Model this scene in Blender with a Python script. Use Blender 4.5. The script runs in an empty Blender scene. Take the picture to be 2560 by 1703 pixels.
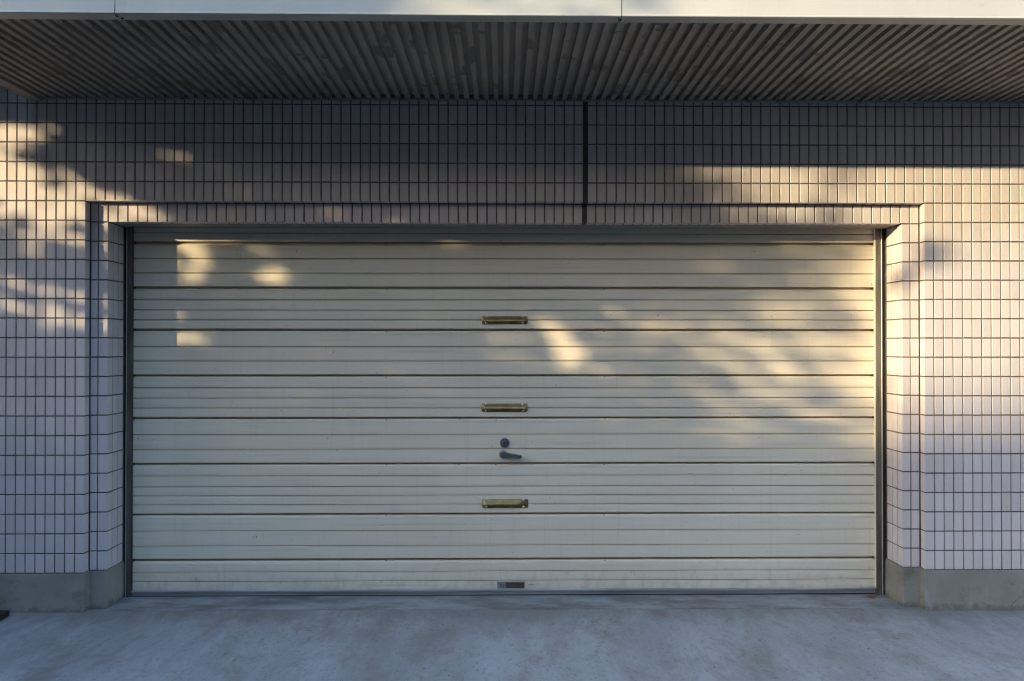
import bpy, math, random
import numpy as np
from mathutils import Matrix, Vector

random.seed(7)
rng = np.random.default_rng(11)
S = bpy.context.scene
COL = S.collection

# ------------------------------------------------------------------ numbers of the place (metres)
SUN = np.array([1.6, 1.0, -0.38])            # direction the sunlight travels
SUN = SUN / np.linalg.norm(SUN)
CAM = (0.0, -3.5118, 1.3634)
XL, XR = -2.138, 2.181                       # outer recess
D1 = 0.043
JL, JR = -2.047, 2.089                       # inner recess
YS = 0.215                                   # shutter face
ZS = 2.625                                   # soffit
YF = -0.905                                  # fascia
G = 0.005                                    # grout depth


def gz(x, y):
    w = min(max((0.2 - y) / 0.2, 0), 1)
    return -0.003 + w * (-0.002 - 0.0025 * min(max(x, -4), 4))


# ------------------------------------------------------------------ mesh helpers
class MB:
    def __init__(self):
        self.v, self.f, self.m = [], [], []

    def add(self, vs, fs, m=0):
        o = len(self.v)
        self.v += [tuple(p) for p in vs]
        self.f += [tuple(i + o for i in f) for f in fs]
        self.m += [m] * len(fs)

    def box(self, x0, x1, y0, y1, z0, z1, m=0, b=0.0):
        if b <= 0:
            vs = [(x, y, z) for z in (z0, z1) for y in (y0, y1) for x in (x0, x1)]
            self.add(vs, [(0, 2, 3, 1), (4, 5, 7, 6), (0, 1, 5, 4), (1, 3, 7, 5), (3, 2, 6, 7), (2, 0, 4, 6)], m)
            return
        lo, hi = (x0, y0, z0), (x1, y1, z1)
        idx = {}
        vs = []
        for sx in (0, 1):
            for sy in (0, 1):
                for sz in (0, 1):
                    s = (sx, sy, sz)
                    c = [hi[i] if s[i] else lo[i] for i in range(3)]
                    for ax in range(3):
                        p = list(c)
                        for k in range(3):
                            if k != ax:
                                p[k] += -b if s[k] else b
                        idx[(s, ax)] = len(vs)
                        vs.append(p)
        fs = []
        for ax in range(3):
            a, c = (ax + 1) % 3, (ax + 2) % 3
            for side in (0, 1):
                q = []
                for (u, w) in ((0, 0), (1, 0), (1, 1), (0, 1)):
                    s = [0, 0, 0]
                    s[ax], s[a], s[c] = side, u, w
                    q.append(idx[(tuple(s), ax)])
                fs.append(tuple(q if side else q[::-1]))
        for ax in range(3):
            a, c = (ax + 1) % 3, (ax + 2) % 3
            for u in (0, 1):
                for w in (0, 1):
                    s0, s1 = [0, 0, 0], [0, 0, 0]
                    s0[a] = s1[a] = u
                    s0[c] = s1[c] = w
                    s1[ax] = 1
                    fs.append((idx[(tuple(s0), a)], idx[(tuple(s1), a)], idx[(tuple(s1), c)], idx[(tuple(s0), c)]))
        for sx in (0, 1):
            for sy in (0, 1):
                for sz in (0, 1):
                    s = (sx, sy, sz)
                    fs.append(tuple(idx[(s, k)] for k in range(3)))
        self.add(vs, fs, m)

    def prism(self, poly, z0, z1, m=0):
        n = len(poly)
        vs = [(x, y, z0) for x, y in poly] + [(x, y, z1) for x, y in poly]
        self.add(vs, [tuple(range(n))[::-1], tuple(range(n, 2 * n))] + [(i, (i + 1) % n, n + (i + 1) % n, n + i) for i in range(n)], m)

    def lathe(self, c, axis, prof, n=24, m=0):
        """prof: (radius, offset along axis)"""
        ax = Vector(axis).normalized()
        u = ax.orthogonal().normalized()
        w = ax.cross(u)
        c = Vector(c)
        vs = []
        for r, h in prof:
            for i in range(n):
                a = 2 * math.pi * i / n
                vs.append(c + ax * h + (u * math.cos(a) + w * math.sin(a)) * max(r, 1e-5))
        fs = [(j * n + i, j * n + (i + 1) % n, (j + 1) * n + (i + 1) % n, (j + 1) * n + i) for j in range(len(prof) - 1) for i in range(n)]
        fs.append(tuple(range((len(prof) - 1) * n, len(prof) * n)))
        self.add(vs, fs, m)

    def tube(self, pts, rad, n=8, m=0):
        vs, fs = [], []
        for k, p in enumerate(pts):
            p = Vector(p)
            d = (Vector(pts[min(k + 1, len(pts) - 1)]) - Vector(pts[max(k - 1, 0)])).normalized()
            u = d.cross(Vector((0.3, 1, 0.1))).normalized()
            w = d.cross(u)
            for i in range(n):
                a = 2 * math.pi * i / n
                vs.append(p + (u * math.cos(a) + w * math.sin(a)) * rad[k])
        for k in range(len(pts) - 1):
            for i in range(n):
                fs.append((k * n + i, k * n + (i + 1) % n, (k + 1) * n + (i + 1) % n, (k + 1) * n + i))
        fs.append(tuple(range(n))[::-1])
        fs.append(tuple(range((len(pts) - 1) * n, len(pts) * n)))
        self.add(vs, fs, m)

    def build(self, name, mats, parent=None, smooth=False, recalc=True):
        me = bpy.data.meshes.new(name)
        me.from_pydata(self.v, [], self.f)
        for mt in (mats if isinstance(mats, (list, tuple)) else [mats]):
            me.materials.append(mt)
        me.polygons.foreach_set('material_index', self.m)
        if smooth:
            me.polygons.foreach_set('use_smooth', [True] * len(self.f))
        me.update()
        if recalc:
            import bmesh
            bm = bmesh.new()
            bm.from_mesh(me)
            bmesh.ops.recalc_face_normals(bm, faces=bm.faces)
            bm.to_mesh(me)
            bm.free()
        o = bpy.data.objects.new(name, me)
        COL.objects.link(o)
        if parent is not None:
            o.parent = parent
            base = Vector(parent.location)
            if parent.parent:
                base = base + Vector(parent.parent.location)
            o.location = -base
        return o


def thing(name, label, cat, loc=(0, 0, 0), group=None):
    o = bpy.data.objects.new(name, None)
    o.empty_display_size = 0.1
    COL.objects.link(o)
    o.location = loc
    tag(o, label, cat, group)
    return o


def tag(o, label, cat, group=None):
    o['label'] = label
    o['category'] = cat
    if group:
        o['group'] = group
    return o


# ------------------------------------------------------------------ materials
def mat(name):
    m = bpy.data.materials.new(name)
    m.use_nodes = True
    nt = m.node_tree
    b = nt.nodes['Principled BSDF']
    return m, nt, b


class N:
    """small node-graph writer"""

    def __init__(self, nt):
        self.nt = nt
        self.co = nt.nodes.new('ShaderNodeTexCoord').outputs['Object']

    def put(self, sock, val):
        if hasattr(val, 'is_linked') or hasattr(val, 'links'):
            self.nt.links.new(val, sock)
        else:
            sock.default_value = val

    def map(self, scale=(1, 1, 1), rot=(0, 0, 0), loc=(0, 0, 0), co=None):
        n = self.nt.nodes.new('ShaderNodeMapping')
        n.inputs['Scale'].default_value = scale
        n.inputs['Rotation'].default_value = rot
        n.inputs['Location'].default_value = loc
        self.nt.links.new(co or self.co, n.inputs['Vector'])
        return n.outputs[0]

    def noise(self, scale, detail=4, rough=0.55, co=None, dist=0.0, out=0):
        n = self.nt.nodes.new('ShaderNodeTexNoise')
        n.inputs['Scale'].default_value = scale
        n.inputs['Detail'].default_value = detail
        n.inputs['Roughness'].default_value = rough
        n.inputs['Distortion'].default_value = dist
        self.nt.links.new(co or self.co, n.inputs['Vector'])
        return n.outputs[out]

    def voro(self, scale, co=None, feature='F1'):
        n = self.nt.nodes.new('ShaderNodeTexVoronoi')
        n.feature = feature
        n.inputs['Scale'].default_value = scale
        self.nt.links.new(co or self.co, n.inputs['Vector'])
        return n.outputs['Distance']

    def ramp(self, x, a, b, lo=0.0, hi=1.0, smooth=True):
        n = self.nt.nodes.new('ShaderNodeMapRange')
        n.interpolation_type = 'SMOOTHSTEP' if smooth else 'LINEAR'
        self.nt.links.new(x, n.inputs[0])
        n.inputs[1].default_value, n.inputs[2].default_value = a, b
        n.inputs[3].default_value, n.inputs[4].default_value = lo, hi
        return n.outputs[0]

    def math(self, op, a, b=0.0):
        n = self.nt.nodes.new('ShaderNodeMath')
        n.operation = op
        self.put(n.inputs[0], a)
        self.put(n.inputs[1], b)
        return n.outputs[0]

    def mix(self, fac, a, b, mode='MIX'):
        n = self.nt.nodes.new('ShaderNodeMix')
        n.data_type = 'RGBA'
        n.blend_type = mode
        self.put(n.inputs['Factor'], fac)
        self.put(n.inputs['A'], a if not isinstance(a, tuple) else (*a, 1))
        self.put(n.inputs['B'], b if not isinstance(b, tuple) else (*b, 1))
        return n.outputs['Result']

    def bump(self, h, strength=0.3, dist=0.002):
        n = self.nt.nodes.new('ShaderNodeBump')
        n.inputs['Strength'].default_value = strength
        n.inputs['Distance'].default_value = dist
        self.nt.links.new(h, n.inputs['Height'])
        return n.outputs[0]

    def island(self):
        return self.nt.nodes.new('ShaderNodeNewGeometry').outputs['Random Per Island']

    def xyz(self):
        n = self.nt.nodes.new('ShaderNodeSeparateXYZ')
        self.nt.links.new(self.co, n.inputs[0])
        return n.outputs


def simple(name, col, rough=0.5, metal=0.0, var=0.12, scale=30, bump=0.1, spec=0.5, stretch=(1, 1, 1)):
    m, nt, b = mat(name)
    n = N(nt)
    co = n.map(stretch)
    t = n.noise(scale, 5, 0.6, co)
    lo = tuple(c * (1 - var) for c in col)
    hi = tuple(min(c * (1 + var), 1) for c in col)
    nt.links.new(n.mix(n.ramp(t, 0.3, 0.7), lo, hi), b.inputs['Base Color'])
    n.put(b.inputs['Roughness'], n.ramp(t, 0.25, 0.75, rough * 0.85, min(rough * 1.15, 1)))
    b.inputs['Metallic'].default_value = metal
    b.inputs['Specular IOR Level'].default_value = spec
    if bump:
        nt.links.new(n.bump(t, bump, 0.002), b.inputs['Normal'])
    return m


def tile_material():
    m, nt, b = mat('glazed_tile')
    n = N(nt)
    r = n.island()
    # a few tiles of a browner batch, the rest within a narrow pinkish grey range
    c = n.mix(r, (0.64, 0.58, 0.59), (0.715, 0.65, 0.657))
    r2 = n.math('FRACT', n.math('MULTIPLY', r, 37.7))
    c = n.mix(n.ramp(r2, 0.984, 0.99), c, (0.63, 0.565, 0.545))
    streak = n.noise(1.0, 3, 0.6, n.map((420, 420, 5)))
    c = n.mix(n.ramp(streak, 0.35, 0.75, 0.0, 0.10), c, (0.40, 0.37, 0.37))
    grime = n.noise(2.2, 6, 0.65, n.map((1, 1, 0.6)))
    c = n.mix(n.ramp(grime, 0.48, 0.78, 0.0, 0.30), c, (0.34, 0.31, 0.30))
    spots = n.noise(60, 4, 0.7)
    c = n.mix(n.ramp(spots, 0.66, 0.76, 0.0, 0.25), c, (0.25, 0.23, 0.22))
    nt.links.new(c, b.inputs['Base Color'])
    n.put(b.inputs['Roughness'], n.ramp(n.noise(40, 3), 0.3, 0.7, 0.34, 0.52))
    b.inputs['Specular IOR Level'].default_value = 0.42
    h = n.math('ADD', n.math('MULTIPLY', streak, 0.6), n.noise(120, 3, 0.6))
    nt.links.new(n.bump(h, 0.16, 0.0008), b.inputs['Normal'])
    return m


def grout_material():
    m, nt, b = mat('grout')
    n = N(nt)
    t = n.noise(25, 5, 0.65)
    c = n.mix(n.ramp(t, 0.35, 0.7), (0.105, 0.094, 0.082), (0.195, 0.172, 0.145))
    nt.links.new(c, b.inputs['Base Color'])
    b.inputs['Roughness'].default_value = 0.9
    nt.links.new(n.bump(n.noise(300, 3), 0.4, 0.001), b.inputs['Normal'])
    return m


def plinth_material():
    m, nt, b = mat('mortar_plinth')
    n = N(nt)
    t = n.noise(3.0, 7, 0.65)
    c = n.mix(n.ramp(t, 0.3, 0.7), (0.25, 0.237, 0.212), (0.355, 0.338, 0.308))
    run = n.noise(1.0, 4, 0.7, n.map((9, 9, 1.2)), dist=0.6)
    c = n.mix(n.ramp(run, 0.60, 0.72, 0.0, 0.35), c, (0.46, 0.46, 0.45))
    dirt = n.noise(5.0, 8, 0.72, n.map((1, 1, 1.6), loc=(3, 1, 0)))
    c = n.mix(n.ramp(dirt, 0.52, 0.70, 0.0, 0.55), c, (0.11, 0.105, 0.09))
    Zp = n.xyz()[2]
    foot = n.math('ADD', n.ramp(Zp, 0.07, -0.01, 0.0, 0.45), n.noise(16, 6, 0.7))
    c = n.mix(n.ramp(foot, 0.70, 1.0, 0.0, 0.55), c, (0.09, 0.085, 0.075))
    sp = n.noise(70, 3, 0.7)
    c = n.mix(n.ramp(sp, 0.66, 0.74, 0.0, 0.6), c, (0.08, 0.078, 0.07))
    nt.links.new(c, b.inputs['Base Color'])
    b.inputs['Roughness'].default_value = 0.88
    h = n.math('ADD', n.noise(14, 6, 0.7), n.math('MULTIPLY', n.noise(160, 3), 0.35))
    nt.links.new(n.bump(h, 0.35, 0.003), b.inputs['Normal'])
    return m


def shutter_material():
    m, nt, b = mat('shutter_paint')
    n = N(nt)
    c = n.mix(n.ramp(n.noise(1.3, 3), 0.35, 0.65), (0.765, 0.69, 0.572), (0.805, 0.73, 0.608))
    st = n.noise(1.0, 6, 0.75, n.map((38, 1, 1.6)), dist=0.3)
    c = n.mix(n.ramp(st, 0.52, 0.78, 0.0, 0.22), c, (0.36, 0.355, 0.31))
    hz = n.noise(1.0, 4, 0.65, n.map((1.2, 1, 60), loc=(5, 0, 2)))
    c = n.mix(n.ramp(hz, 0.54, 0.75, 0.0, 0.30), c, (0.33, 0.32, 0.29))
    Zs = n.xyz()[2]
    splash = n.math('ADD', n.ramp(Zs, 0.30, 0.0, 0.0, 0.30), n.noise(14, 6, 0.7, n.map((1, 1, 0.7))))
    c = n.mix(n.ramp(splash, 0.68, 0.90, 0.0, 0.26), c, (0.30, 0.29, 0.26))
    sc = n.noise(1.0, 2, 0.5, n.map((3, 1, 260), rot=(0, 0.35, 0)))
    c = n.mix(n.ramp(sc, 0.74, 0.78, 0.0, 0.35), c, (0.25, 0.25, 0.24))
    sp = n.noise(45, 2, 0.6)
    c = n.mix(n.ramp(sp, 0.735, 0.76, 0.0, 0.6), c, (0.15, 0.14, 0.12))
    nt.links.new(c, b.inputs['Base Color'])
    n.put(b.inputs['Roughness'], n.ramp(n.noise(6, 5, 0.6), 0.3, 0.7, 0.40, 0.58))
    b.inputs['Specular IOR Level'].default_value = 0.40
    nt.links.new(n.bump(n.math('ADD', n.noise(5, 3, 0.5, n.map((0.6, 1, 2.2))), n.math('MULTIPLY', st, 0.08)), 0.10, 0.004), b.inputs['Normal'])
    return m


def soffit_material():
    m, nt, b = mat('soffit_paint')
    n = N(nt)
    c = n.mix(n.ramp(n.noise(2.0, 4), 0.3, 0.7), (0.335, 0.30, 0.262), (0.40, 0.362, 0.318))
    # flakes of paint come off slat by slat: each slat has its own pattern along its length
    X_, Y_, Z_ = n.xyz()
    slat = n.math('FLOOR', n.math('MULTIPLY', n.math('ADD', X_, 10.0 - 0.0985), 20.0))
    cb = nt.nodes.new('ShaderNodeCombineXYZ')
    n.put(cb.inputs[0], n.math('ADD', n.math('MULTIPLY', slat, 7.31), n.math('MULTIPLY', X_, 6.0)))
    n.put(cb.inputs[1], n.math('MULTIPLY', Y_, 4.2))
    peel = n.noise(1.0, 5, 0.6, cb.outputs[0])
    low = n.ramp(Z_, ZS + 0.006, ZS + 0.002)
    p = n.math('MULTIPLY', n.ramp(peel, 0.600, 0.608, smooth=False), low)
    c = n.mix(n.math('MULTIPLY', p, 0.85), c, (0.17, 0.155, 0.145))
    rim = n.math('MULTIPLY', n.math('MULTIPLY', n.ramp(peel, 0.586, 0.600, smooth=False), n.ramp(peel, 0.614, 0.602, smooth=False)), low)
    c = n.mix(n.math('MULTIPLY', rim, 0.6), c, (0.06, 0.055, 0.05))
    deep = n.ramp(n.noise(7, 5, 0.65, n.map((2.6, 0.8, 1), loc=(4, 2, 0)), dist=0.4), 0.72, 0.73, smooth=False)
    c = n.mix(n.math('MULTIPLY', deep, 0.7), c, (0.07, 0.06, 0.055))
    soot = n.noise(1.7, 5, 0.6, n.map((1, 1.5, 1), loc=(1, 5, 0)))
    c = n.mix(n.ramp(soot, 0.45, 0.7, 0.0, 0.35), c, (0.16, 0.15, 0.14))
    nt.links.new(c, b.inputs['Base Color'])
    b.inputs['Roughness'].default_value = 0.62
    h = n.math('ADD', n.math('MULTIPLY', p, -1.0), n.math('MULTIPLY', n.noise(50, 4), 0.4))
    nt.links.new(n.bump(h, 0.5, 0.002), b.inputs['Normal'])
    return m


def fascia_material():
    m, nt, b = mat('fascia_enamel')
    n = N(nt)
    c = n.mix(n.ramp(n.noise(2.5, 4), 0.3, 0.7), (0.50, 0.50, 0.475), (0.56, 0.56, 0.535))
    st = n.noise(1.0, 4, 0.7, n.map((130, 1, 1.6)))
    c = n.mix(n.ramp(st, 0.52, 0.78, 0.0, 0.30), c, (0.40, 0.385, 0.35))
    d = n.noise(6, 7, 0.7, n.map((1, 1, 2.5)))
    c = n.mix(n.ramp(d, 0.60, 0.72, 0.0, 0.45), c, (0.33, 0.31, 0.27))
    nt.links.new(c, b.inputs['Base Color'])
    b.inputs['Roughness'].default_value = 0.38
    nt.links.new(n.bump(n.noise(80, 3), 0.08, 0.001), b.inputs['Normal'])
    return m


def ground_material():
    m, nt, b = mat('trowelled_concrete')
    n = N(nt)
    warp = n.noise(1.1, 3, 0.5, out=1)
    w = nt.nodes.new('ShaderNodeVectorMath')
    w.operation = 'MULTIPLY_ADD'
    nt.links.new(warp, w.inputs[0])
    w.inputs[1].default_value = (0.35, 0.35, 0.35)
    nt.links.new(n.map((1.9, 1.0, 1.0)), w.inputs[2])
    wc = w.outputs[0]
    big = n.noise(1.6, 6, 0.62, wc)
    c = n.mix(n.ramp(big, 0.32, 0.68), (0.285, 0.30, 0.32), (0.37, 0.388, 0.412))
    # trowel sweeps
    sw = n.noise(1.0, 5, 0.68, n.map((3.2, 1.6, 1), rot=(0, 0, 0.35), co=wc))
    c = n.mix(n.ramp(sw, 0.34, 0.62, 0.32, 0.0), c, (0.19, 0.185, 0.18))
    sw2 = n.noise(1.0, 5, 0.7, n.map((5, 1.4, 1), rot=(0, 0, -0.25), co=wc))
    c = n.mix(n.ramp(sw2, 0.52, 0.75, 0.0, 0.10), c, (0.50, 0.51, 0.52))
    # brown wear stains
    br = n.noise(2.4, 8, 0.72, n.map((1, 1.3, 1), loc=(7, 2, 0), co=wc))
    c = n.mix(n.ramp(br, 0.47, 0.68, 0.0, 0.60), c, (0.19, 0.165, 0.145))
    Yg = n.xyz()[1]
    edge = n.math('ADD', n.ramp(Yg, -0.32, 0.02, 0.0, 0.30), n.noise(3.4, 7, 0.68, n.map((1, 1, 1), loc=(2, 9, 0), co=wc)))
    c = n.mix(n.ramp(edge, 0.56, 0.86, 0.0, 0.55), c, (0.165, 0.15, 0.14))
    grit = n.noise(140, 4, 0.8)
    c = n.mix(n.ramp(grit, 0.50, 0.70, 0.0, 0.30), c, (0.13, 0.125, 0.12))
    c = n.mix(n.ramp(grit, 0.46, 0.30, 0.0, 0.25), c, (0.50, 0.51, 0.53))
    fine = n.noise(26, 6, 0.75, wc)
    c = n.mix(n.ramp(fine, 0.52, 0.70, 0.0, 0.6), c, (0.15, 0.138, 0.128))
    scr = n.noise(1.0, 3, 0.6, n.map((6, 150, 1), rot=(0, 0, 0.25), co=wc))
    c = n.mix(n.math('MULTIPLY', n.ramp(scr, 0.62, 0.72), n.ramp(br, 0.44, 0.60, 0.0, 0.5)), c, (0.08, 0.075, 0.07))
    pit = n.noise(55, 2, 0.5)
    c = n.mix(n.ramp(pit, 0.72, 0.745, 0.0, 0.8), c, (0.05, 0.042, 0.036))
    nt.links.new(c, b.inputs['Base Color'])
    n.put(b.inputs['Roughness'], n.ramp(big, 0.3, 0.7, 0.62, 0.82))
    b.inputs['Specular IOR Level'].default_value = 0.35
    h = n.math('ADD', n.math('MULTIPLY', fine, 0.5), n.math('ADD', sw, n.math('MULTIPLY', n.noise(180, 3), 0.25)))
    nt.links.new(n.bump(h, 0.30, 0.004), b.inputs['Normal'])
    return m


def threshold_material():
    m, nt, b = mat('threshold_mortar')
    n = N(nt)
    big = n.noise(2.2, 6, 0.65, n.map((1, 2.5, 1)))
    c = n.mix(n.ramp(big, 0.35, 0.66), (0.15, 0.145, 0.145), (0.32, 0.33, 0.345))
    f = n.noise(30, 6, 0.7, n.map((0.6, 2, 1)))
    c = n.mix(n.ramp(f, 0.52, 0.72, 0.0, 0.5), c, (0.08, 0.072, 0.066))
    nt.links.new(c, b.inputs['Base Color'])
    b.inputs['Roughness'].default_value = 0.8
    nt.links.new(n.bump(f, 0.3, 0.003), b.inputs['Normal'])
    return m


def leaf_material():
    m, nt, b = mat('leaf_green')
    n = N(nt)
    r = n.island()
    c = n.mix(r, (0.035, 0.075, 0.018), (0.085, 0.13, 0.035))
    nt.links.new(c, b.inputs['Base Color'])
    b.inputs['Roughness'].default_value = 0.55
    return m


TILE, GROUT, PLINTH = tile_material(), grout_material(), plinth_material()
SHUT, SOFF, FASC = shutter_material(), soffit_material(), fascia_material()
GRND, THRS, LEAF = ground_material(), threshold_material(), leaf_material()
RAIL = simple('dark_steel', (0.155, 0.143, 0.128), 0.42, 0.55, 0.3, 9, 0.08, stretch=(3, 3, 0.5))
RAILEDGE = simple('bright_flange', (0.55, 0.54, 0.52), 0.38, 0.5, 0.1, 20, 0.03)
SEAL = simple('black_sealant', (0.022, 0.021, 0.022), 0.6, 0, 0.25, 40, 0.2)
JOINTM = simple('joint_sealant', (0.060, 0.055, 0.054), 0.7, 0, 0.35, 18, 0.3)
ALU = simple('weathered_aluminium', (0.46, 0.475, 0.50), 0.36, 0.55, 0.18, 6, 0.05, stretch=(0.4, 1, 8))
BRONZE = simple('bronze_anodised', (0.31, 0.215, 0.085), 0.36, 0.7, 0.25, 25, 0.05)
CHROME = simple('chrome', (0.66, 0.67, 0.70), 0.22, 0.8, 0.05, 30, 0.0)
DARKCHROME = simple('dark_chrome', (0.17, 0.18, 0.205), 0.25, 0.55, 0.1, 30, 0.02)
LOCKM = simple('lock_grey', (0.16, 0.165, 0.18), 0.34, 0.3, 0.15, 30, 0.02)
BLACK = simple('keyhole_black', (0.01, 0.01, 0.012), 0.6, 0, 0.1, 30, 0)
PLATEM = simple('plate_silver', (0.30, 0.295, 0.315), 0.42, 0.3, 0.15, 40, 0.03)
PLATED = simple('plate_brown', (0.075, 0.06, 0.052), 0.5, 0.0, 0.2, 60, 0.03)
PLATET = simple('plate_text', (0.42, 0.42, 0.43), 0.45, 0.2, 0.1, 60, 0.0)
BLUEP = simple('blue_print', (0.06, 0.12, 0.19), 0.6, 0, 0.1, 60, 0)
RUBBER = simple('black_rubber', (0.016, 0.018, 0.02), 0.7, 0, 0.3, 60, 0.3)
LINTEL = simple('lintel_mortar', (0.30, 0.28, 0.26), 0.85, 0, 0.2, 12, 0.3)
CRACKM = simple('crack_dark', (0.10, 0.095, 0.088), 0.9, 0, 0.2, 40, 0)
BROWNLEAF = simple('dry_leaf_brown', (0.21, 0.062, 0.025), 0.6, 0, 0.4, 60, 0.2)
YELLEAF = simple('dry_leaf_tan', (0.42, 0.29, 0.13), 0.6, 0, 0.3, 60, 0.2)
ASPH = simple('asphalt', (0.038, 0.038, 0.04), 0.85, 0, 0.3, 40, 0.4)
HOUSEW = simple('dark_cladding', (0.065, 0.058, 0.05), 0.9, 0, 0.08, 4, 0.2)
HOUSER = simple('house_roof', (0.07, 0.07, 0.075), 0.6, 0, 0.2, 8, 0.2)
GLASS = simple('window_glass', (0.03, 0.035, 0.04), 0.08, 0, 0.1, 3, 0)
BARK = simple('bark', (0.09, 0.07, 0.05), 0.9, 0, 0.35, 14, 0.8, stretch=(1, 1, 0.3))

# ------------------------------------------------------------------ ground
xs = [-300, -120, -60, -30, -15, -8] + [round(-5 + 0.25 * i, 3) for i in range(41)] + [8, 15, 30, 60, 120, 300]
ys = [-300, -120, -60, -30, -15, -8] + [round(-5 + 0.25 * i, 3) for i in range(20)] + [0, 0.05, 0.1, 0.15, 0.2, 0.3, 1, 4, 10, 30, 120, 300]
g = MB()
g.add([(x, y, gz(x, y)) for y in ys for x in xs],
      [(j * len(xs) + i, j * len(xs) + i + 1, (j + 1) * len(xs) + i + 1, (j + 1) * len(xs) + i) for j in range(len(ys) - 1) for i in range(len(xs) - 1)])
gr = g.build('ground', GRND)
gr['kind'] = 'structure'
t = MB()
nx = 160
top, bot = [], []
for i in range(nx + 1):
    x = JL + 0.001 + (JR - JL - 0.002) * i / nx
    yf = 0.0255 + 0.0016 * math.sin(x * 2.1 + 1) + 0.0011 * (random.random() - 0.5) + 0.0007 * math.sin(x * 17)
    if x < JL + 0.002 or x > JR - 0.002:
        yf = 0.03
    z = gz(x, yf) + 0.0042
    top.append((x, yf + 0.0015, z))
    bot.append((x, yf, z - 0.006))
back = [(p[0], 0.34, 0.0016) for p in top]
n1 = nx + 1
t.add(bot + top + back, [(i, i + 1, n1 + i + 1, n1 + i) for i in range(nx)] + [(n1 + i, n1 + i + 1, 2 * n1 + i + 1, 2 * n1 + i) for i in range(nx)])
th = t.build('threshold', THRS)
th['kind'] = 'structure'
r = MB()
r.add([(-34.9, -8.2, 0.012), (31.4, -8.2, 0.012), (31.4, -1.02, 0.012), (-34.9, -1.02, 0.012)], [(0, 1, 2, 3)])
ro = r.build('road', ASPH)
ro['kind'] = 'structure'

# ------------------------------------------------------------------ tiled wall
wall = thing('garage_wall', 'pale pinkish grey wall of upright rectangular tiles with dark joints, framing the wide shutter', 'wall', (0, 0, 0))

tb = MB()
BV = 0.0013


def tile(o, u, v, n, w, h):
    """o: corner on the tile face, u and v: unit edges, n: outward normal"""
    o, u, v, n = Vector(o), Vector(u), Vector(v), Vector(n)
    j = lambda s: (random.random() - 0.5) * s
    base = n * j(0.0005)
    front = [o + u * a + v * c + base + n * j(0.00045) for a, c in ((BV, BV), (w - BV, BV), (w - BV, h - BV), (BV, h - BV))]
    rim = [o + u * a + v * c + base - n * BV * 0.8 for a, c in ((0, 0), (w, 0), (w, h), (0, h))]
    back = [o + u * a + v * c - n * (G + 0.001) for a, c in ((0, 0), (w, 0), (w, h), (0, h))]
    fs = [(0, 1, 2, 3)]
    for i in range(4):
        k = (i + 1) % 4
        fs.append((i, 4 + i, 4 + k, k))
        fs.append((4 + i, 8 + i, 8 + k, 4 + k))
    tb.add(front + rim + back, fs, 0)


GR = 0.0034
Lx = lambda k: -2.537 + 0.05 * k
Rx = lambda i: 0.481 + 0.05 * i
JT0, JT1 = 0.408, 0.435


def jit():
    return (random.random() - 0.5) * 0.0009


rowz = [2.6 - 0.1 * r for r in range(25)]
cols = []                                                   # x0, x1, inset left, inset right
for k in range(-42, 58):
    cols.append((Lx(k), Lx(k + 1)))
cols.append((Lx(58), JT0 + GR))
cols.append((JT1 - GR, Rx(0)))
for i in range(0, 82):
    cols.append((Rx(i), Rx(i + 1)))

Xv, Zv, Yo = (1, 0, 0), (0, 0, 1), (0, -1, 0)


def front(x0, x1, z0, z1, y, il=GR, ir=GR, ib=GR, it=GR):
    a, b_, c, d = x0 + il + jit(), x1 - ir + jit(), z0 + ib + jit(), z1 - it + jit()
    if il == 0:
        a = x0
    if ir == 0:
        b_ = x1
    if ib == 0:
        c = z0
    tile((a, y, c), Xv, Zv, Yo, b_ - a, d - c)


for x0, x1 in cols:
    front(x0, x1, 2.6, 2.70, 0)
    for r_ in range(24):
        z1, z0 = rowz[r_], rowz[r_ + 1]
        inside = x0 > XL - 0.02 and x1 < XR + 0.02
        if r_ >= 5:
            if inside:
                continue
            ql = 0 if abs(x0 - XR) < 0.01 else GR
            qr = 0 if abs(x1 - XL) < 0.01 else GR
            xx0 = XR if ql == 0 else x0
            xx1 = XL if qr == 0 else x1
            front(xx0, xx1, z0, z1, 0, ql, qr)
        else:
            front(x0, x1, z0, z1, 0, ib=0 if (r_ == 4 and inside) else GR)
# underside of the first step and its tile row, underside wrap of the second
rec = [XL, -2.0975] + [-2.0975 + 0.05062 * (k - 9) for k in range(10, 26)] + [Lx(k) for k in range(26, 59)]
rec = [(a, b_) for a, b_ in zip(rec[:-1], rec[1:])] + [(Lx(58), JT0 + GR), (JT1 - GR, Rx(0))] + [(Rx(i), Rx(i + 1)) for i in range(33)] + [(Rx(33), XR)]
for x0, x1 in rec:
    tile((x0 + GR, D1 - 0.004, 2.1), Xv, (0, -1, 0), (0, 0, -1), x1 - x0 - 2 * GR, D1 - 0.004)
    bot_in = x0 > JL - 0.03 and x1 < JR + 0.03
    front(x0, x1, 2.0, 2.1, D1, ib=0 if bot_in else GR, it=GR + 0.001)
    if bot_in:
        a, b_ = max(x0 + GR, JL), min(x1 - GR, JR)
        tile((a, 0.090, 2.0), Xv, (0, -1, 0), (0, 0, -1), b_ - a, 0.090 - D1)
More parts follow.
